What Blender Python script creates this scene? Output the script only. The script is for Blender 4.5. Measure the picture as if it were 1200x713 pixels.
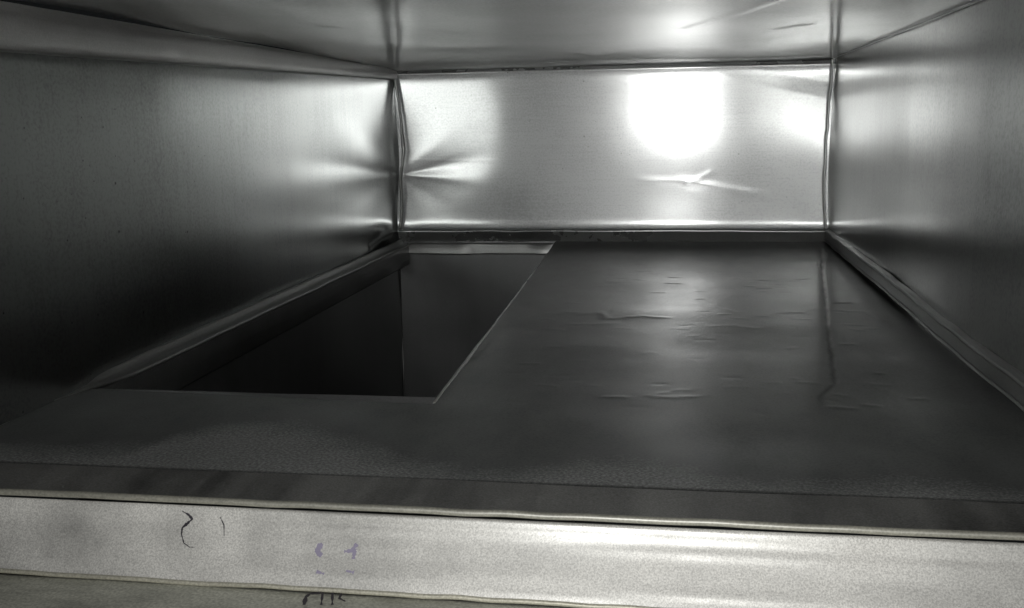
import bpy, math, random
import numpy as np
from mathutils import Vector, Matrix

random.seed(4); rng = np.random.default_rng(4)
for o in list(bpy.data.objects): bpy.data.objects.remove(o)
S = bpy.context.scene
C = S.collection

# ------------------------------------------------------------------ camera
W, H, D, YF = 0.6, 0.2474, 1.4346, 0.4655          # duct width, height, back wall, front seam
right = Vector((0.98735252, 0.15766616, -0.01662491))
up = Vector((-0.01162622, 0.17658637, 0.98421648))
fwd = Vector((-0.15811336, 0.97157534, -0.17618606))
cam = bpy.data.cameras.new('camera'); co = bpy.data.objects.new('camera', cam); C.objects.link(co)
cam.sensor_fit = 'HORIZONTAL'; cam.sensor_width = 36; cam.lens = 1201.4 / 1200 * 36
cam.clip_start = 0.005; cam.clip_end = 50
CAM = Vector((0.39772, 0.0, 0.172224))
co.matrix_world = Matrix.Translation(CAM) @ Matrix((right, up, -fwd)).transposed().to_4x4()
S.camera = co

# ------------------------------------------------------------------ world, lamp, exposure
wd = bpy.data.worlds.new('World'); S.world = wd; wd.use_nodes = True
wd.node_tree.nodes['Background'].inputs[0].default_value = (0.9, 0.97, 1, 1)
wd.node_tree.nodes['Background'].inputs[1].default_value = 0.006
lt = bpy.data.lights.new('torch_lamp', 'SPOT'); lo = bpy.data.objects.new('torch_lamp', lt); C.objects.link(lo)
lt.energy = 7.4; lt.shadow_soft_size = 0.009; lt.spot_size = math.radians(106); lt.spot_blend = 1.0
lt.color = (1, 0.995, 0.975)
lo.location = CAM + right * 0.004 + up * 0.016 - fwd * 0.004
lo.rotation_euler = (fwd + up * 0.02).to_track_quat('-Z', 'Y').to_euler()
S.view_settings.view_transform = 'Standard'; S.view_settings.look = 'None'
S.view_settings.exposure = 0; S.view_settings.gamma = 1
cy = S.cycles
cy.max_bounces = 12; cy.glossy_bounces = 10; cy.diffuse_bounces = 5
cy.use_denoising = True; cy.sample_clamp_indirect = 12; cy.blur_glossy = 0
cy.caustics_reflective = True

# ------------------------------------------------------------------ materials
def metal(name, col=(.56, .57, .57), r1=.22, r2=.5, mix2=.4, dust=.06, dustcol=(.20, .20, .19), bump=.02, bscale=900,
          streak=None, var=.25, grain=0.0, dustmask=None, pits=0.0, film=None, sw=.2, dv=.45, fg=.3, specks=0, rv=.1, beck=False):
    m = bpy.data.materials.new(name); m.use_nodes = True
    nt = m.node_tree; nt.nodes.clear(); N = nt.nodes.new; L = nt.links.new
    def val(v):
        n = N('ShaderNodeValue'); n.outputs[0].default_value = v; return n.outputs[0]
    def math_(op, a, b=None, clamp=False):
        n = N('ShaderNodeMath'); n.operation = op; n.use_clamp = clamp
        for i, x in enumerate((a, b)):
            if x is None: continue
            if isinstance(x, (int, float)): n.inputs[i].default_value = x
            else: L(x, n.inputs[i])
        return n.outputs[0]
    def noise(scale, detail=3, rough=.55, vec=None, dist=0):
        n = N('ShaderNodeTexNoise'); n.inputs['Scale'].default_value = scale
        n.inputs['Detail'].default_value = detail; n.inputs['Roughness'].default_value = rough
        n.inputs['Distortion'].default_value = dist
        L(vec or geo, n.inputs['Vector']); return n.outputs['Fac']
    def rng_(x, a, b, c, d):
        n = N('ShaderNodeMapRange'); n.inputs[1].default_value = a; n.inputs[2].default_value = b
        n.inputs[3].default_value = c; n.inputs[4].default_value = d; L(x, n.inputs[0]); return n.outputs[0]
    tc = N('ShaderNodeTexCoord'); geo = tc.outputs['Object']
    def scaled(v):
        n = N('ShaderNodeMapping'); n.inputs['Scale'].default_value = v; L(geo, n.inputs['Vector']); return n.outputs[0]
    big = noise(9, 4, .6)
    mid = noise(60, 4, .6)
    fine = noise(bscale, 2, .6)
    if streak:
        sfac = noise(1, 3, .6, scaled(streak))
    else:
        sfac = mid
    # base tint
    ramp = N('ShaderNodeMixRGB'); ramp.blend_type = 'MIX'
    ramp.inputs[1].default_value = tuple(c * (1 - var) for c in col) + (1,)
    ramp.inputs[2].default_value = tuple(min(1, c * (1 + var)) for c in col) + (1,)
    f = math_('ADD', math_('MULTIPLY', big, .45), math_('MULTIPLY', sfac, .25))
    f = math_('ADD', f, math_('MULTIPLY', fine, fg))
    if grain:
        f = math_('ADD', f, math_('MULTIPLY', math_('SUBTRACT', noise(bscale * .8, 1, .5), .5), grain))
    f = rng_(f, .3, .7, 0, 1)
    L(f, ramp.inputs[0]); base = ramp.outputs[0]
    if specks:
        for sc, th in ((38, .05), (85, .07)):
            v = N('ShaderNodeTexVoronoi'); v.inputs['Scale'].default_value = sc; L(geo, v.inputs['Vector'])
            sp_ = N('ShaderNodeSeparateColor'); L(v.outputs['Color'], sp_.inputs[0])
            w = math_('MULTIPLY', rng_(v.outputs['Distance'], th * .5, th, specks, 0), rng_(sp_.outputs[0], .62, .7, 0, 1))
            mm = N('ShaderNodeMixRGB'); mm.inputs[2].default_value = (.03, .03, .028, 1); L(w, mm.inputs[0]); L(base, mm.inputs[1]); base = mm.outputs[0]
    r1s = rng_(math_('ADD', math_('MULTIPLY', big, .75), math_('MULTIPLY', sfac, .25)), .3, .7, r1 * (1 - rv), r1 * (1 + rv))
    bp = N('ShaderNodeBump'); bp.inputs['Strength'].default_value = 1; bp.inputs['Distance'].default_value = bump * .001
    hh = math_('ADD', fine, math_('MULTIPLY', sfac, .3))
    if pits:
        v = N('ShaderNodeTexVoronoi'); v.inputs['Scale'].default_value = 170; L(geo, v.inputs['Vector'])
        pm = rng_(noise(5, 2, .5), .38, .66, 0, 1)
        hh = math_('ADD', hh, math_('MULTIPLY', math_('MULTIPLY', rng_(v.outputs['Distance'], .12, .3, pits, 0), pm), 1.0))
    L(hh, bp.inputs['Height'])
    def gl(rough, isval=False):
        if beck and not isval:
            n = N('ShaderNodeBsdfAnisotropic'); n.distribution = 'BECKMANN'
            L(base, n.inputs['Color']); L(bp.outputs[0], n.inputs['Normal']); L(rough, n.inputs['Roughness'])
            return n.outputs[0]
        n = N('ShaderNodeBsdfPrincipled'); n.inputs['Metallic'].default_value = 1
        if film: n.inputs['Metallic'].default_value = film[0]; n.inputs['IOR'].default_value = film[1]
        L(base, n.inputs['Base Color']); L(bp.outputs[0], n.inputs['Normal'])
        if isval: n.inputs['Roughness'].default_value = rough
        else: L(rough, n.inputs['Roughness'])
        return n.outputs[0]
    mx = N('ShaderNodeMixShader'); mx.inputs[0].default_value = mix2
    L(gl(r1s), mx.inputs[1]); L(gl(r2, True), mx.inputs[2])
    dn = N('ShaderNodeBsdfPrincipled'); dn.inputs['Roughness'].default_value = .8
    dn.inputs['Specular IOR Level'].default_value = .1
    dc = N('ShaderNodeMixRGB'); dc.inputs[1].default_value = tuple(c * .75 for c in dustcol) + (1,)
    dc.inputs[2].default_value = tuple(c * 1.25 for c in dustcol) + (1,)
    L(rng_(fine, .35, .65, 0, 1), dc.inputs[0]); L(dc.outputs[0], dn.inputs['Base Color'])
    df = rng_(math_('ADD', math_('MULTIPLY', big, 1 - sw), math_('MULTIPLY', sfac, sw)), .3, .7, dust * (1 - dv), dust * (1 + dv))
    if dustmask:
        sep = N('ShaderNodeSeparateXYZ'); L(geo, sep.inputs[0])
        pts, ox, oy, amount, soft = dustmask
        cr = N('ShaderNodeValToRGB'); cr.color_ramp.interpolation = 'B_SPLINE'
        x0, x1 = pts[0][0], pts[-1][0]
        els = cr.color_ramp.elements
        for i, (x, y) in enumerate(pts):
            p = (x - x0) / (x1 - x0)
            e = els[i] if i in (0,) else (els[-1] if i == len(pts) - 1 else els.new(p))
            e.position = p; e.color = (y, y, y, 1)
        L(rng_(math_('ADD', sep.outputs[0], ox), x0, x1, 0, 1), cr.inputs[0])
        yy = math_('ADD', sep.outputs[1], oy)
        wob = math_('MULTIPLY', math_('SUBTRACT', mid, .5), .03)
        wob = math_('ADD', wob, math_('MULTIPLY', math_('SUBTRACT', fine, .5), .03))
        d = math_('ADD', math_('SUBTRACT', cr.outputs[0], yy), wob)
        df = math_('ADD', df, math_('MULTIPLY', rng_(d, -soft, soft, 0, amount), rng_(fine, .3, .7, .4, 1)), True)
    ms = N('ShaderNodeMixShader'); L(df, ms.inputs[0]); L(mx.outputs[0], ms.inputs[1]); L(dn.outputs[0], ms.inputs[2])
    res = ms.outputs[0]
    if dustmask:
        an = N('ShaderNodeAttribute'); an.attribute_name = 'dirt_shade'
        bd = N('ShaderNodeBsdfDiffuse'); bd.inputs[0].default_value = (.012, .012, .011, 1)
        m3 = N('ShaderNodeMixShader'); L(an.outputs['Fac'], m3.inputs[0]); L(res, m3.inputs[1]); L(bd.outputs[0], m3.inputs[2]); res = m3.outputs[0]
    out = N('ShaderNodeOutputMaterial'); L(res, out.inputs[0])
    return m

def plain(name, col, rough=.6):
    m = bpy.data.materials.new(name); m.use_nodes = True; nt = m.node_tree
    b = nt.nodes['Principled BSDF']; b.inputs['Roughness'].default_value = rough
    n = nt.nodes.new('ShaderNodeTexNoise'); n.inputs['Scale'].default_value = 500
    r = nt.nodes.new('ShaderNodeMixRGB'); r.inputs[1].default_value = tuple(c * .6 for c in col) + (1,); r.inputs[2].default_value = tuple(c * 1.6 for c in col) + (1,)
    nt.links.new(n.outputs['Fac'], r.inputs[0]); nt.links.new(r.outputs[0], b.inputs['Base Color'])
    return m

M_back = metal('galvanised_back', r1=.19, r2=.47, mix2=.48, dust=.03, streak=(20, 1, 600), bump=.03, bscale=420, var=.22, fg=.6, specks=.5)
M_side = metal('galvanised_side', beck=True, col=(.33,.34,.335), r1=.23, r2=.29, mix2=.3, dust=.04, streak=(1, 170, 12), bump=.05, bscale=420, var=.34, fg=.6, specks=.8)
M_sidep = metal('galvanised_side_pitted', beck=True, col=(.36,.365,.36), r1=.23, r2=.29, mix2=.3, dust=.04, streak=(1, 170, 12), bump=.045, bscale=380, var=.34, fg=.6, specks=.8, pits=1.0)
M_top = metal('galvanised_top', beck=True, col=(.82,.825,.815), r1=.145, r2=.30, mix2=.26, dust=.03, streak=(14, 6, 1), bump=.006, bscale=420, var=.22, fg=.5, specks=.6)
dust_pts = [(-.02, .485), (.037, .482), (.107, .489), (.12, .513), (.146, .548), (.196, .537), (.249, .491), (.285, .472),
            (.32, .468), (.335, .481), (.359, .498), (.402, .495), (.425, .467), (.472, .470), (.50, .483), (.53, .479), (.55, .4685), (.62, .466)]
M_floor = metal('galvanised_floor', film=(.10, 1.36), col=(.05,.053,.052), specks=.7, fg=.7, r1=.225, r2=.36, mix2=.34, dust=.10, dustcol=(.25,.255,.25), streak=(34, 16, 1), bump=.03, bscale=620, var=.4, sw=.55, dv=.95, rv=.13,
                dustmask=(dust_pts, W / 2, .93, .8, .016))
M_strip = metal('galvanised_strip', col=(.36,.365,.36), r1=.36, r2=.5, mix2=.4, dust=.10, streak=(300, 20, 300), bump=.01, var=.2)
M_cleat = metal('galvanised_cleat', col=(.36,.37,.37), r1=.28, r2=.5, mix2=.2, dust=.24, dustcol=(.3,.3,.29), bump=.008, var=.2)
M_cover = metal('galvanised_cover', col=(.66,.66,.65), r1=.34, r2=.55, mix2=.4, dust=.22, dustcol=(.34,.34,.33), streak=(300, 6, 300), bump=.012, var=.25)
M_fhem = metal('galvanised_front_hem', col=(.5,.5,.47), r1=.42, r2=.6, mix2=.5, dust=.5, dustcol=(.37,.36,.30), bump=.03, var=.25)
M_yedge = metal('galvanised_lower_edge', col=(.5,.49,.42), r1=.42, r2=.6, mix2=.5, dust=.6, dustcol=(.50,.485,.40), bump=.03, var=.25)
M_hem = metal('galvanised_hem', r1=.35, r2=.55, mix2=.5, dust=.25, dustcol=(.34, .33, .28), bump=.02, var=.2)
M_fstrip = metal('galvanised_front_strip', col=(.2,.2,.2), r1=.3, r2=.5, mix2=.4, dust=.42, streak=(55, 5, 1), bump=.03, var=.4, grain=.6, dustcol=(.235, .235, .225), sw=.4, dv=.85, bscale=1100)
M_flange = metal('galvanised_flange', col=(.62, .62, .60), r1=.36, r2=.6, mix2=.4, dust=.66, dustcol=(.68, .67, .64), bump=.035, bscale=1350, var=.3, grain=.4, streak=(25, 40, 40), sw=.35, dv=.6, rv=.12)
M_ledge = metal('galvanised_ledge', col=(.42, .43, .39), r1=.4, r2=.6, mix2=.5, dust=.6, dustcol=(.46, .46, .40), bump=.04, bscale=700, streak=(35, 160, 1), var=.4, sw=.6, dv=.8)
M_collar = metal('galvanised_collar', col=(.38, .385, .38), r1=.35, r2=.55, mix2=.5, dust=.15, bump=.01, var=.25)
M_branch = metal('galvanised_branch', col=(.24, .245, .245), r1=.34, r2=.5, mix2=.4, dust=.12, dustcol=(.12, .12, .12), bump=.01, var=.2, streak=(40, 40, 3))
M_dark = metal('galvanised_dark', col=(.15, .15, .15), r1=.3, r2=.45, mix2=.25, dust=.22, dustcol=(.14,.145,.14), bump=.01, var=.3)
M_ink = plain('black_ink', (.025, .022, .03))
M_purple = plain('faded_purple_ink', (.24, .22, .30))

# ------------------------------------------------------------------ helpers
def empty(name, loc, label, cat):
    o = bpy.data.objects.new(name, None); C.objects.link(o); o.location = loc
    o.empty_display_size = .05; o['label'] = label; o['category'] = cat; return o
def link(name, V, F, mat, parent, smooth=True, label=None, solid=0):
    base = Vector((0, 0, 0)); q = parent
    while q is not None: base += q.location; q = q.parent
    V = np.asarray(V, float) - np.array(base)
    me = bpy.data.meshes.new(name); me.from_pydata(V.tolist(), [], [tuple(map(int, f)) for f in F])
    me.materials.append(mat)
    me.polygons.foreach_set('use_smooth', [smooth] * len(me.polygons)); me.update()
    o = bpy.data.objects.new(name, me); C.objects.link(o); o.parent = parent
    if label: o['label'] = label
    if solid:
        md = o.modifiers.new('thickness', 'SOLIDIFY'); md.thickness = abs(solid); md.offset = -1 if solid > 0 else 1
    return o
def gridfaces(nu, nv, flip=False):
    i = np.arange((nu - 1) * (nv - 1)); a = (i // (nv - 1)) * nv + i % (nv - 1)
    f = np.stack([a, a + nv, a + nv + 1, a + 1], 1)
    return f[:, ::-1] if flip else f
def grid(name, P, mat, parent, flip=False, label=None, solid=0, keep=None):
    nu, nv = P.shape[:2]; F = gridfaces(nu, nv, flip)
    V = P.reshape(-1, 3)
    if keep is not None:
        F = F[keep.reshape(-1)]
        used = np.unique(F); re = -np.ones(len(V), int); re[used] = np.arange(len(used)); V = V[used]; F = re[F]
    return link(name, V, F, mat, parent, True, label, solid)
def lin(*segs):
    """concatenate linspaces: (a, b, n)"""
    return np.unique(np.concatenate([np.linspace(a, b, n) for a, b, n in segs]).round(6))
def sweep(name, path, prof, axis_u, axis_v, mat, parent, wob=None, label=None, closed=True, scale=None, smooth=True, caps=True, hard=False):
    """sweep a 2-D profile (list of u,v) along path points; u, v axes fixed world vectors"""
    path = np.asarray(path, float); prof = np.asarray(prof, float); n, k = len(path), len(prof)
    U = np.asarray(axis_u, float); Vv = np.asarray(axis_v, float); V = np.zeros((n, k, 3))
    for i in range(n):
        s = 1 if scale is None else scale[i]
        V[i] = path[i] + s * (prof[:, :1] * U + prof[:, 1:] * Vv)
        if wob is not None: V[i] += wob[i]
    F = []; m = k if closed else k - 1
    for i in range(n - 1):
        for j in range(m):
            a, b = i * k + j, i * k + (j + 1) % k
            F.append((a, b, b + k, a + k))
    if closed and caps: F += [tuple(range(k))[::-1], tuple(range((n - 1) * k, n * k))]
    me_V = V.reshape(-1, 3)
    if hard:                                # folded sheet: each face of the fold keeps its own edges
        VV, FF = [], []
        for j in range(m):
            b0 = len(VV)
            for i in range(n): VV += [V[i, j], V[i, (j + 1) % k]]
            FF += [(b0 + 2 * i, b0 + 2 * i + 1, b0 + 2 * i + 3, b0 + 2 * i + 2) for i in range(n - 1)]
        b0 = len(VV); VV += list(V[0]) + list(V[-1])
        FF += [tuple(range(b0, b0 + k))[::-1], tuple(range(b0 + k, b0 + 2 * k))]
        me_V, F = np.array(VV), FF
    return link(name, me_V, F, mat, parent, smooth, label)
def circ(r, k=10, ry=None):
    ry = ry or r
    return [(r * math.cos(2 * math.pi * i / k), ry * math.sin(2 * math.pi * i / k)) for i in range(k)]
def sm(x, a, b):
    t = np.clip((x - a) / (b - a), 0, 1); return t * t * (3 - 2 * t)
def vnoise(n, scale, amp, seed):
    r = np.random.default_rng(seed); k = max(3, int(scale)); c = r.normal(0, amp, k + 3)
    x = np.linspace(0, k, n); i = x.astype(int); t = x - i; t = t * t * (3 - 2 * t)
    return c[i] * (1 - t) + c[i + 1] * t
def noise2(X, Y, scale, seed):
    r = np.random.default_rng(seed); T = r.normal(0, 1, (64, 64))
    x = X * scale; y = Y * scale; xi = np.floor(x).astype(int); yi = np.floor(y).astype(int)
    tx = x - xi; ty = y - yi; tx = tx * tx * (3 - 2 * tx); ty = ty * ty * (3 - 2 * ty)
    g = lambda a, b: T[a % 64, b % 64]
    return (g(xi, yi) * (1 - tx) + g(xi + 1, yi) * tx) * (1 - ty) + (g(xi, yi + 1) * (1 - tx) + g(xi + 1, yi + 1) * tx) * ty
def ridge(X, Y, pts, h, w, seed=None):
    """height of a raised crease along a polyline"""
    out = np.zeros_like(X)
    for (a, b), (c, d) in zip(pts[:-1], pts[1:]):
        dx, dy = c - a, d - b; L2 = dx * dx + dy * dy
        t = np.clip(((X - a) * dx + (Y - b) * dy) / L2, 0, 1)
        dd = (X - a - t * dx) ** 2 + (Y - b - t * dy) ** 2
        out = np.maximum(out, np.exp(-dd / (w * w)))
    return h * out

# ------------------------------------------------------------------ the duct
duct = empty('metal_duct', (W / 2, .93, 0), 'long rectangular galvanised sheet metal duct with dented corners, seen from inside', 'air duct')

PZ = .0984
def corner_in(z):      # how far the crushed left corner stands into the duct
    return .0045 * np.exp(-((z - .125) / .055) ** 2)
def rcorner_in(z):
    return .003 * np.exp(-((z - .11) / .07) ** 2)
def cone(a, z, flip=1):
    """creases that radiate from the pinched point of the left corner; a = distance from the corner along the panel"""
    dz = z - PZ; r = np.hypot(a, dz); th = np.arctan2(dz, a)
    g = .5 * np.exp(-((th - .62) / .22) ** 2) - .6 * np.exp(-((th - .18) / .12) ** 2) + .55 * np.exp(-((th + .08) / .10) ** 2) \
        - .5 * np.exp(-((th + .55) / .25) ** 2) + .12 * np.exp(-((th + 1.05) / .2) ** 2)
    return .021 * g * r * np.exp(-(r / .075) ** 1.5)

# left wall
ys = lin((.43, 1.1, 70), (1.1, D, 190)); zs = lin((0, H, 110))
Y, Z = np.meshgrid(ys, zs, indexing='ij'); A = D - Y
dx = corner_in(Z) * np.exp(-A / .055) + cone(A, Z) + .0007 * noise2(Y, Z, 5, 1) * sm(A, 0.1, .4)
dx -= .004 * sm(Z, .05, .0) * np.exp(-((A - .07) / .05) ** 2) * 1.0
sp = lambda t, w: w * np.log1p(np.exp(np.clip(t / w, -40, 40)))
dx += .016 * (sp(1.0 - Y, .04) - sp(.76 - Y, .05)) * (1 - sm(Z, H - .035, H - .018))
dx += ridge(Y, Z, [(1.40, .02), (1.33, .012), (1.29, .010)], .0022, .006)
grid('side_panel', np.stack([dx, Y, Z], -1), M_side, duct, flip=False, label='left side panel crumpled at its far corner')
# right wall
dx = rcorner_in(Z) * np.exp(-A / .05) + .0007 * noise2(Y, Z, 5, 2) * sm(A, 0.1, .4)
dx += .0006 * np.exp(-((Z - .194) / .012) ** 2) * np.exp(-(A / .05)) + .0018 * sm(Z, .03, .0) * sm(A, .3, .02)
dx -= .0010 * sm(Z, .205, .245) * sm(A, .3, .02)
sp = lambda t, w: w * np.log1p(np.exp(np.clip(t / w, -40, 40)))
rwall = lambda y: .012 * (sp(.975 - y, .006) - sp(.80 - y, .03))
dx += rwall(Y)
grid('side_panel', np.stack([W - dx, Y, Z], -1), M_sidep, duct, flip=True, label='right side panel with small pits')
# back wall
xs = lin((0, .2, 130), (.2, W, 200)); zs = lin((-.0, H, 150))
X, Z = np.meshgrid(xs, zs, indexing='ij')
dn = corner_in(Z) * np.exp(-X / .025) + cone(X, Z)
rr = np.hypot(X - .015, (Z - .150) * 1.05)
rr = np.hypot(X - .022, (Z - .168) * .95)
qq = .130 - sp(.130 - rr, .008)
dn += .17 * (qq ** 2 - .130 ** 2)
dn += rcorner_in(Z) * np.exp(-(W - X) / .05)
dn -= .022 * (sp(X - .455, .020) - sp(X - .512, .006)) + .012 * sp(X - .512, .006)
dn += .0008 * noise2(X, Z, 6, 5)
# fold at the upper right and the creased V
zc = np.interp(X, [.42, .493, .549, .592], [.2405, .2168, .2034, .1945])
dn += np.where(X > .40, -.03 * np.clip(Z - zc, 0, .02) * sm(X, .42, .47), 0) 
dn += ridge(X, Z, [(.325, .0885), (.36, .0862), (.4046, .0858), (.4622, .0749), (.5136, .0665)], .00017, .0055) * sm(X, .325, .37) * sm(X, .53, .47)
dn += ridge(X, Z, [(.40, .0862), (.4622, .0752), (.5136, .0665), (.55, .060)], .00035, .007) * sm(X, .56, .47) * sm(X, .39, .42)
dn += ridge(X, Z, [(.4105, .083), (.4412, .0971)], .00012, .004)
dn += ridge(X, Z, [(.02, .119), (.17, .1163)], .00004, .0012) + ridge(X, Z, [(.3283, .24), (.3285, .165)], .000006, .001) + ridge(X, Z, [(.506, .14), (.5075, .083)], .00003, .001)
# edges curl towards the cleats
dn += .0035 * np.exp(-(Z - .019) / .006) * (Z > .015) + .0012 * np.exp(-(.238 - Z) / .006) * (Z < .240)
grid('back_panel', np.stack([X, D - dn, Z], -1), M_back, duct, flip=False)
# top
xs = lin((0, W, 150)); ys = lin((.43, D, 200)); X, Y = np.meshgrid(xs, ys, indexing='ij')
dz = .0012 * noise2(X, Y, 6, 8)
dz += ridge(X, Y, [(.405, .92), (.4374, .80), (.4605, .7176)], .0008, .004) + ridge(X, Y, [(.2886, 1.19), (.2997, 1.279), (.3327, 1.17)], .0008, .006)
dz += ridge(X, Y, [(.485, .955), (.502, .91)], .0009, .005) + ridge(X, Y, [(.12, .795), (.13, .807)], .0006, .003) + ridge(X, Y, [(.175, .82), (.21, .905)], .0004, .003)
dz += .003 * sm(Y, 1.36, D)
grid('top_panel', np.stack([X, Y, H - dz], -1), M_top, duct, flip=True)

# floor with the cut-out
XE = .25
a_n, b_n = 150, 200
xL = np.linspace(0, 1, 60); xR = np.linspace(0, 1, 200)[1:]
yN = np.linspace(0, 1, 55); yB = np.linspace(0, 1, 330)[1:]
ncol, nrow = len(xL) + len(xR), len(yN) + len(yB)
def hole_x(y): return np.where(y < .6, XE, XE - (y - .6) / .83 * .021)
def hole_y(x): return np.where(x < XE, .613 - .0148 * np.clip((x - .018) / .232, 0, 1), .5982)
Xg = np.zeros((ncol, nrow)); Yg = np.zeros((ncol, nrow))
for it in range(3):
    xe = hole_x(Yg)
    Xg[:len(xL)] = xL[:, None] * xe[:len(xL)]
    Xg[len(xL):] = xe[len(xL):] + xR[:, None] * (W - xe[len(xL):])
    yh = hole_y(Xg)
    Yg[:, :len(yN)] = (YF + .0009) + yN[None] * (yh[:, :len(yN)] - YF - .0009)
    Yg[:, len(yN):] = yh[:, len(yN):] + yB[None] * (D - yh[:, len(yN):])
Zg = .0003 * noise2(Xg, Yg, 9, 11) + .0002 * noise2(Xg, Yg, 22, 12)
Zg *= sm(Yg, YF, YF + .08)
Zg += .0002 * np.exp(-((Yg - 1.10) / .05) ** 2) * sm(Xg, .26, .34)
Zg += .013 * sp(Yg - 1.14, .03)
jit = lambda pts, s: [(x + random.uniform(-s, s), y + random.uniform(-s, s) * 2) for x, y in pts]
def dense(pts, n=5, s=.0012):
    out = []
    for (a, b), (c, d) in zip(pts[:-1], pts[1:]):
        for k in range(n): out.append((a + (c - a) * k / n, b + (d - b) * k / n))
    return jit(out + [pts[-1]], s)
wr = [([(.3138, .9003), (.3303, .9139), (.3371, .8819), (.3525, .887), (.3678, .896), (.3887, .8896)], .0008, .0032),
      ([(.3104, .857), (.3228, .858), (.3486, .8636)], .0004, .003),
      ([(.259, 1.0836), (.2804, 1.1275), (.2991, 1.1543), (.328, 1.1895)], .0005, .004),
      ([(.2665, 1.1396), (.2875, 1.1739)], .0004, .004),
      ([(.3729, .7483), (.3815, .7548)], .0004, .002), ([(.3823, .6314), (.3919, .6283), (.4092, .63)], .0005, .002),
      ([(.4265, .8548), (.4456, .8599), (.4631, .8505)], .0005, .0025), ([(.4327, .9555), (.4473, .922)], .0004, .003),
      ([(.4811, .7778), (.4864, .7812)], .0006, .0018), ([(.3971, .6453), (.4057, .6483)], .0004, .0018),
      ([(.524, .9442), (.5423, .937), (.5639, .9302), (.5712, .8914)], .0008, .003), ([(.5407, .853), (.5596, .8579)], .0005, .0025),
      ([(.5016, .6748), (.521, .6789), (.5333, .6543), (.5339, .6248)], .0005, .003), ([(.5, .6637), (.5114, .6226), (.5217, .5948)], .0005, .0025)]
for i, (p, h, w) in enumerate(wr): Zg += ridge(Xg, Yg, dense(p, 5), h * (.14 if i > 11 else .35 if i > 9 else .5), w * 1.2)
for k in range(170):           # scattered tiny wrinkles
    x, y = random.uniform(.265, .55), random.choice([random.gauss(.88, .035), random.gauss(.65, .03), random.gauss(1.12, .05), random.gauss(1.12, .06), random.uniform(.6, 1.2)])
    l = random.uniform(.003, .014)
    Zg += ridge(Xg, Yg, [(x, y), (x + l, y + random.uniform(-.003, .003))], random.uniform(-.0003, .00046), .0022)
# the crease that runs forward from the far right corner
cx_ = np.interp(Yg, [.57, .60, .64, .675, .8145, .9992, 1.2347, 1.36], [.479, .483, .487, .5012, .5165, .5389, .5659, .5826])
cx_ += .0005 * np.sin(Yg * 210) * np.sin(Yg * 67 + 1) * (Yg > .67)
cr = .5 * np.where(Yg > .672, 1, .3) * sm(Yg, .56, .60) * sm(Yg, 1.40, 1.33) * (1 + .35 * noise2(Yg, Yg * 0, 45, 15))
Zg += cr * (.00015 * np.exp(-((Xg - cx_ - .0022) / .0022) ** 2) - .0010 * np.exp(-((Xg - cx_ + .001) / .0026) ** 2))
# ragged raised edge along the cut
de = Xg - hole_x(Yg)
Zg += np.where(de >= -1e-6, 1, 0) * .0003 * np.exp(-(de / .003) ** 2) * sm(Yg, .6, .63) * (1 + .6 * noise2(Yg, Xg * 0, 22, 17))
Zg += ridge(Xg, Yg, dense([(.2445, .7666), (.2465, .7095), (.250, .6485)], 6), .0004, .0016) + ridge(Xg, Yg, dense([(.252, .79), (.2505, .72)], 6), .0004, .0016)
keep = np.ones((ncol - 1, nrow - 1), bool); keep[:len(xL) - 1, len(yN) - 1:] = False
floor = grid('floor_panel', np.stack([Xg, Yg, Zg], -1), M_floor, duct, flip=False, keep=keep, solid=.0004)
floor.modifiers[0].use_rim = False
dirt_shade = .55 * np.exp(-((Xg - cx_ + .0005) / .0017) ** 2) * sm(Yg, .60, .66) * sm(Yg, 1.36, 1.2) * np.clip(.75 + .5 * noise2(Yg, Xg, 40, 19), 0, 1)  # grime in the crease, with the corner's dark reflection painted into it
dirt_shade = np.maximum(dirt_shade, .8 * np.exp(-((W - .005 - Xg) / .004) ** 2) * sm(Yg, .85, 1.0))  # shade of the gap under the right cleat, painted on the floor
dirt_shade = np.maximum(dirt_shade, .6 * np.exp(-((Yg - YF - .0009) / .0014) ** 2))  # dark of the front seam gap, painted along the floor edge
used = np.unique(gridfaces(ncol, nrow)[keep.reshape(-1)])
at = floor.data.attributes.new('dirt_shade', 'FLOAT', 'POINT'); at.data.foreach_set('value', dirt_shade.reshape(-1)[used].astype(np.float32))

# raw cut edge of the sheet along the opening
n = 150; ye = np.linspace(.600, D - .012, n)
sweep('cut_edge', np.stack([hole_x(ye) + vnoise(n, 30, .00012, 18), ye, .0002 + np.abs(vnoise(n, 26, .00025, 19))], 1), circ(.0011, 8, .0008), (1, 0, 0), (0, 0, 1), M_hem, duct,
      scale=.8 + .6 * np.exp(-((ye - .72) / .08) ** 2))
# cleats and strips
n = 160
xp = np.linspace(.002, W - .002, n)
wob = np.zeros((n, 3)); wob[:, 1] = vnoise(n, 14, .0004, 21); wob[:, 2] = vnoise(n, 18, .0003, 22)
P = np.stack([xp, np.full(n, D - .001), np.full(n, .003)], 1)
bc = sweep('back_cleat', P, [(0, .0), (-.0042, .0), (-.0048, .0006), (-.0044, .0011), (-.0100, .0150), (-.0098, .0162), (-.0045, .0166), (0, .0166)],
           (0, 1, 0), (0, 0, 1), M_cleat, duct, wob, hard=True)
P = np.stack([xp, np.full(n, D - .001), np.full(n, H - .0045)], 1)
sweep('top_cleat', P, [(0, .0045), (-.0048, .0045), (-.0045, .0036), (-.0016, .0002), (-.0010, -.0020), (0, -.0026)], (0, 1, 0), (0, 0, 1), M_cleat, duct, wob, hard=True)
n = 140
yp = np.linspace(.432, D - .004, n)
wob = np.zeros((n, 3)); wob[:, 0] = vnoise(n, 20, .0004, 23); wob[:, 2] = vnoise(n, 24, .0004, 24)
P = np.stack([W - rwall(yp) * 1.1, yp, np.full(n, .0030)], 1)
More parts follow.
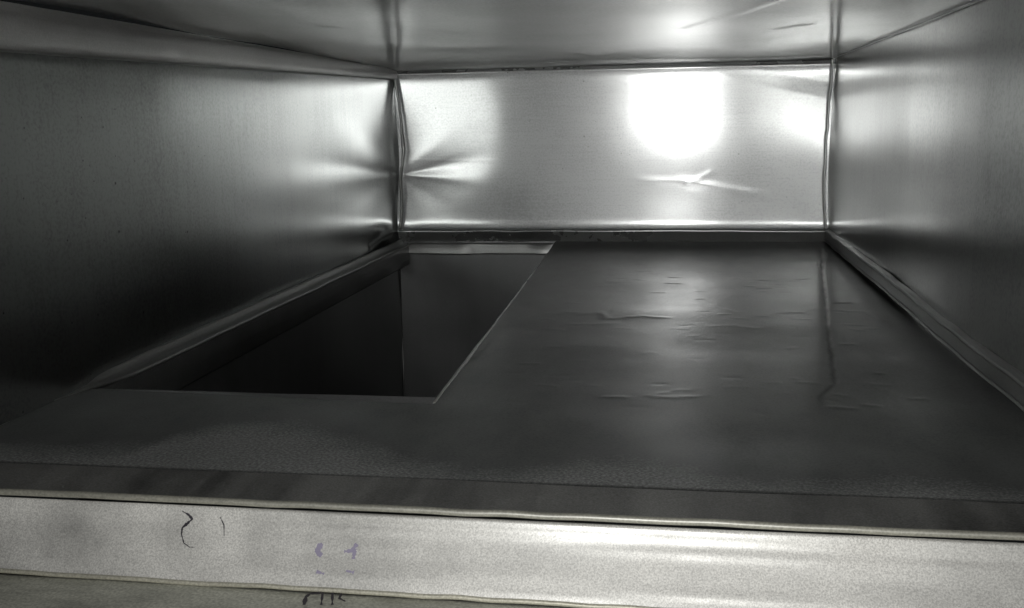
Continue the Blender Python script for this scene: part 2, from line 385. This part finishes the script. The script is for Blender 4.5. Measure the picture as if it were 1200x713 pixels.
sweep('side_cleat', P, [(0, .0), (-.0035, .0), (-.005, .0012), (-.0045, .003), (-.0055, .005), (-.0050, .0135), (-.0062, .0155), (-.0058, .0172), (-.003, .0182), (0, .0182)],
      (1, 0, 0), (0, 0, 1), M_strip, duct, wob, hard=True, label='dull cleat along the foot of the right side panel')
# ledge along the left side of the opening
yl = np.linspace(.47, D - .006, n)
wob = np.zeros((n, 3)); wob[:, 0] = vnoise(n, 16, .0003, 25); wob[:, 2] = vnoise(n, 24, .0003, 26)
P = np.stack([np.full(n, .001), yl, np.full(n, .0)], 1)
sweep('side_cleat', P, [(0, .0050), (.0030, .0055), (.0048, .0042), (.0060, .0010), (.0130, -.0004), (.0155, .0008), (.0178, .0006), (.0185, -.0012), (.017, -.0025), (0, -.0025)],
      (1, 0, 0), (0, 0, 1), M_strip, duct, wob, scale=.16 + .84 * sm(yl, .57, .66), label='double edged cleat along the left side of the opening')
# rounded cover strip below the top, left
n = 140
yp = np.linspace(.432, D - .003, n); tt = (D - yp) / (D - .57)
drop = .0155 + .0095 * tt
V = []
for i in range(n):
    h = drop[i]; top = .0005 + .0045 * np.clip(tt[i], 0, 1.2)
    w = .0085 + .004 * tt[i] + [0][0]
    pr = [(0, H - .0002), (w * .30, H - top), (w * .50, H - top - h * .03), (w * .62, H - top - h * .10), (w * .72, H - top - h * .30), (w * .78, H - top - h * .52), (w * .76, H - top - h * .76),
          (w * .70, H - top - h * .95), (w * .66, H - top - h * .97), (.0012, H - top - h), (0, H - top - h - .0004)]
    V.append([(x + .00015 * math.sin(i * .9 + k) + .0004 * math.sin(i * .13 + 2), yp[i], z) for k, (x, z) in enumerate(pr)])
grid('cover_strip', np.array(V), M_cover, duct, flip=True, label='rounded cover strip along the top of the left side panel')
# corner beads
def bead(pts, rad, off, label, seed):
    pz = np.array([p[1] for p in pts])[::-1]; px = np.array([p[0] for p in pts])[::-1]
    z = np.linspace(pz[0], pz[-1], 90)
    x = np.interp(z, pz, px); k = np.ones(9) / 9; x = np.convolve(np.pad(x, 4, 'edge'), k, 'valid')
    x += vnoise(90, 20, .0003, seed)
    y = np.interp(z, [p[1] for p in off], [p[0] for p in off])
    P = np.stack([x, y, z], 1); s = 1 + vnoise(90, 12, .12, seed + 1)
    return sweep('corner_bead', P, circ(rad, 12), (1, 0, 0), (0, 1, 0), M_hem, duct, label=label, scale=s)
offL = [(D - .004, 0), (D - .008, .06), (D - .0145, .11), (D - .0135, .14), (D - .006, .2), (D - .004, H)]
bead([(.0022, .2455), (.0065, .215), (.0105, .1884), (.0140, .150), (.0150, .1225), (.0095, .1), (.0085, .0884), (.0085, .0557), (.0042, .0215)], .0024, offL, 'bent raised bead down the far left corner', 31)
bead([(W - .003, .2455), (W - .0035, .225), (W - .0062, .189), (W - .0082, .1219), (W - .0085, .065), (W - .004, .0205)], .0019,
     [(D - .004, 0), (D - .006, .11), (D - .004, H)], 'thin raised bead down the far right corner', 35)
# fold at the right of the top
n = 60; yp = np.linspace(.6, D - .005, n)
sweep('top_seam', np.stack([W - .0018 - rwall(yp) + vnoise(n, 22, .0004, 41), yp, np.full(n, H - .0015)], 1), circ(.0005, 8), (1, 0, 0), (0, 0, 1), M_strip, duct)
# strip between the floor sheet and the front flange
xs = lin((-.06, .67, 120)); ys = np.linspace(0, 1, 26) ** 1.8; X, T = np.meshgrid(xs, ys, indexing='ij')
Yq = YF - .0005 - T * (.0350); Zq = -.0012 * T + .0002 * noise2(X, X * 0, 14, 51)
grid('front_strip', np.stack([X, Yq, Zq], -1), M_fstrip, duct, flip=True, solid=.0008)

# ------------------------------------------------------------------ branch duct under the opening
br = empty('branch_duct', (.125, 1.02, -.5), 'dark square branch duct dropping through the opening at the left of the floor', 'branch duct')
def panel(name, a, b, c, d, nu, nv, mat, parent, amp=.001, seed=0, flip=False, label=None, nrm=(0, 1, 0)):
    u = np.linspace(0, 1, nu)[:, None, None]; v = np.linspace(0, 1, nv)[None, :, None]
    a, b, c, d = map(np.array, (a, b, c, d))
    P = a * (1 - u) * (1 - v) + b * u * (1 - v) + c * u * v + d * (1 - u) * v
    P = P + amp * noise2(u[..., 0] * nu / 6 + 0 * v[..., 0], v[..., 0] * nv / 6 + 0 * u[..., 0], 1, seed)[..., None] * np.array(nrm)
    return grid(name, P, mat, parent, flip, label)
zb = -.5; yb = D - .004; xr = XE + .003
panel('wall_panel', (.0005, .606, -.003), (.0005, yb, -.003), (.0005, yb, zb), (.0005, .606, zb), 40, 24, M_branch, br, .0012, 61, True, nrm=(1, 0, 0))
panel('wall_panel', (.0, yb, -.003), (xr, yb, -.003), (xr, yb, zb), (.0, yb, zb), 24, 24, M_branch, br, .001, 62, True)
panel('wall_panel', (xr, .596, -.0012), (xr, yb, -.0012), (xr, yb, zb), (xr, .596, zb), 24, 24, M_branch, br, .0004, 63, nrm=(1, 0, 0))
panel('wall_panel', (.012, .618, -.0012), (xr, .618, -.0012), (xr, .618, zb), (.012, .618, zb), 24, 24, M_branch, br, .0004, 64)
sweep('corner_seam', [(.0012, yb - .0012, -.016), (.0012, yb - .0012, -.25), (.0012, yb - .0012, -.5)], circ(.0010, 8), (1, 0, 0), (0, 1, 0), M_dark, br)
# turned-down collar at the back and on the left
n = 90; u = np.linspace(0, 1, n)
V = []
for i in range(n):
    x = .016 + u[i] * (.2315 - .016); w = vnoise(n, 12, .0006, 66)[i]; ww = vnoise(n, 9, .0012, 67)[i]
    V.append([(x, D - .0065, .0018), (x, D - .0085, .0010 + w * .3), (x, D - .0095 + ww * .3, -.0012), (x, D - .0105 + ww, -.0062), (x, D - .0122 + ww, -.0125 + w), (x, D - .0120 + ww, -.0145 + w), (x, D - .0105, -.0146)])
grid('collar_flange', np.array(V), M_collar, br, flip=True, label='bright turned-down collar at the back of the opening')
V = []
n = 120; u = np.linspace(0, 1, n)
for i in range(n):
    y = .6125 + u[i] * (D - .012 - .6125); w = vnoise(n, 12, .0006, 68)[i]
    V.append([(.0165, y, -.0012), (.0172, y, -.006), (.0172 + w, y, -.016), (.0168 + w, y, -.0285), (.0158, y, -.0300), (.0010, y, -.0300)])
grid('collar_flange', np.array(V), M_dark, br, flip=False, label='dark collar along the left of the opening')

# ------------------------------------------------------------------ front flange
fl = empty('front_flange', (.3, .42, -.034), 'bright grainy galvanised flange across the front, with a small black curl of marker', 'flange')
n = 170; xs = np.linspace(-.06, .67, n)
def bend(x): return .0010 * math.sin((x - .1) * 4.2) - .0004
# rolled hem
hw = np.zeros((n, 3)); hw[:, 2] = vnoise(n, 40, .00018, 71); hw[:, 1] = vnoise(n, 30, .0002, 72)
sweep('rolled_hem', np.stack([xs, np.full(n, .4277), np.full(n, -.0006)], 1), circ(.0018, 12, .0016), (0, 1, 0), (0, 0, 1), M_fhem, fl, hw)
prof = [(.4285, -.0036), (.4272, -.0032), (.4261, -.0038), (.4253, -.0054), (.4244, -.0080), (.4228, -.0110), (.4205, -.0143), (.4175, -.0182), (.4142, -.0222), (.4108, -.0262), (.4087, -.0288), (.4070, -.0309)]
pp = np.array(prof); t = np.linspace(0, 1, 30); s = np.linspace(0, 1, len(pp)); t = t; py, pz = np.interp(t, s, pp[:, 0]), np.interp(t, s, pp[:, 1])
X = np.repeat(xs[:, None], 30, 1); nx = noise2(X, np.repeat(t[None], n, 0), 12, 73) * .00025
grid('flange_face', np.stack([X, np.repeat(py[None], n, 0) - nx * .8, np.repeat(pz[None], n, 0) + nx * .5], -1), M_flange, fl, flip=True)
hw = np.zeros((n, 3)); hw[:, 2] = vnoise(n, 50, .00025, 74)
sweep('lower_edge', np.stack([xs, np.full(n, .4066), np.full(n, -.0316)], 1), circ(.0011, 10), (0, 1, 0), (0, 0, 1), M_yedge, fl, hw)
p0 = np.array([0, .4262, -.003]); dd = np.array([0, -.0192, -.028]); dd /= np.linalg.norm(dd); nn = np.array([0, -.8247, .5655])
def face_pt(x, s):
    y = None
    # position on the flange profile by distance below the groove
    L = np.concatenate([[0], np.cumsum(np.hypot(np.diff(pp[3:, 0]), np.diff(pp[3:, 1])))])
    s = max(0, s - .0012)
    return np.array([x, np.interp(s, L, pp[3:, 0]), np.interp(s, L, pp[3:, 1])]) + nn * .0005
def ribbon(name, pts, wds, mat, parent, nrm):
    P = np.array(pts); k = len(P)
    # resample
    t = np.linspace(0, k - 1, (k - 1) * 4 + 1); Q = np.stack([np.interp(t, range(k), P[:, i]) for i in range(3)], 1)
    w = np.interp(t, np.linspace(0, k - 1, len(wds)), wds)
    T = np.gradient(Q, axis=0); T /= np.linalg.norm(T, axis=1)[:, None] + 1e-9
    B = np.cross(T, nrm); w = w * (1 + .25 * np.random.default_rng(k).normal(size=len(t)))
    V = np.stack([Q - B * w[:, None] / 2, Q + B * w[:, None] / 2], 1)
    return grid(name, V, mat, parent)
def mark(pts, wds, mat, label=None):
    o = ribbon('marker_stroke', [face_pt(*p) for p in pts], wds, mat, fl, nn)
    if label: o['label'] = label
mark([(.1704, .0012), (.1738, .0028), (.1759, .0047), (.1738, .0068), (.1717, .0089), (.172, .012), (.1741, .0159), (.1774, .0177), (.1799, .0176)], [.0003, .0012, .0011, .0006, .0004, .0003], M_ink, 'black curl like a 2')
mark([(.1896, .0033), (.1919, .0068), (.193, .0118)], [.0004, .0007, .0003], M_ink, 'thin black arc like a bracket')
mark([(.2405, .0130), (.2388, .0150), (.2390, .0172), (.2412, .0184)], [0.0018, 0.0030, 0.0015], M_purple, 'faded purple smudge')
mark([(.2513, .016), (.2548, .0155), (.2567, .0123)], [0.0012, 0.0021, 0.0024], M_purple)
mark([(.2561, .0145), (.2561, .0168), (.2561, .0192)], [0.0021, 0.0018], M_purple)
mark([(.2400, .0257), (.2438, .0265)], [0.0018, 0.0009], M_purple)
mark([(.2537, .0246), (.2574, .0252)], [0.0009, 0.0015], M_purple)

# ------------------------------------------------------------------ ledge below
lg = empty('metal_ledge', (.3, .33, -.036), 'mottled grey green metal ledge below the bright flange, with black marker strokes at its edge', 'ledge')
xs = np.linspace(-.06, .67, 120); yy = np.array([.4092, .405, .39, .37, .34, .30, .25]); X, Y = np.meshgrid(xs, yy, indexing='ij')
Z = -.0331 + .0003 * noise2(X, Y, 20, 81)
grid('ledge_plate', np.stack([X, Y, Z], -1), M_ledge, lg, flip=True, solid=.0015)
for pts, w in [([(.2405, .3926), (.2387, .3996), (.2392, .4030), (.2439, .4045)], .0020), ([(.2405, .4060), (.2424, .4072), (.2493, .4060), (.255, .4070)], .0016),
               ([(.2446, .4050), (.2479, .3935)], .0014), ([(.2487, .4060), (.2527, .3941)], .0014), ([(.2531, .4060), (.2537, .4005), (.2573, .3980)], .0014)]:
    ribbon('marker_stroke', [(x, y + .0006, -.0322) for x, y in pts], [w * .7, w, w * .6], M_ink, lg, (0, 0, 1))
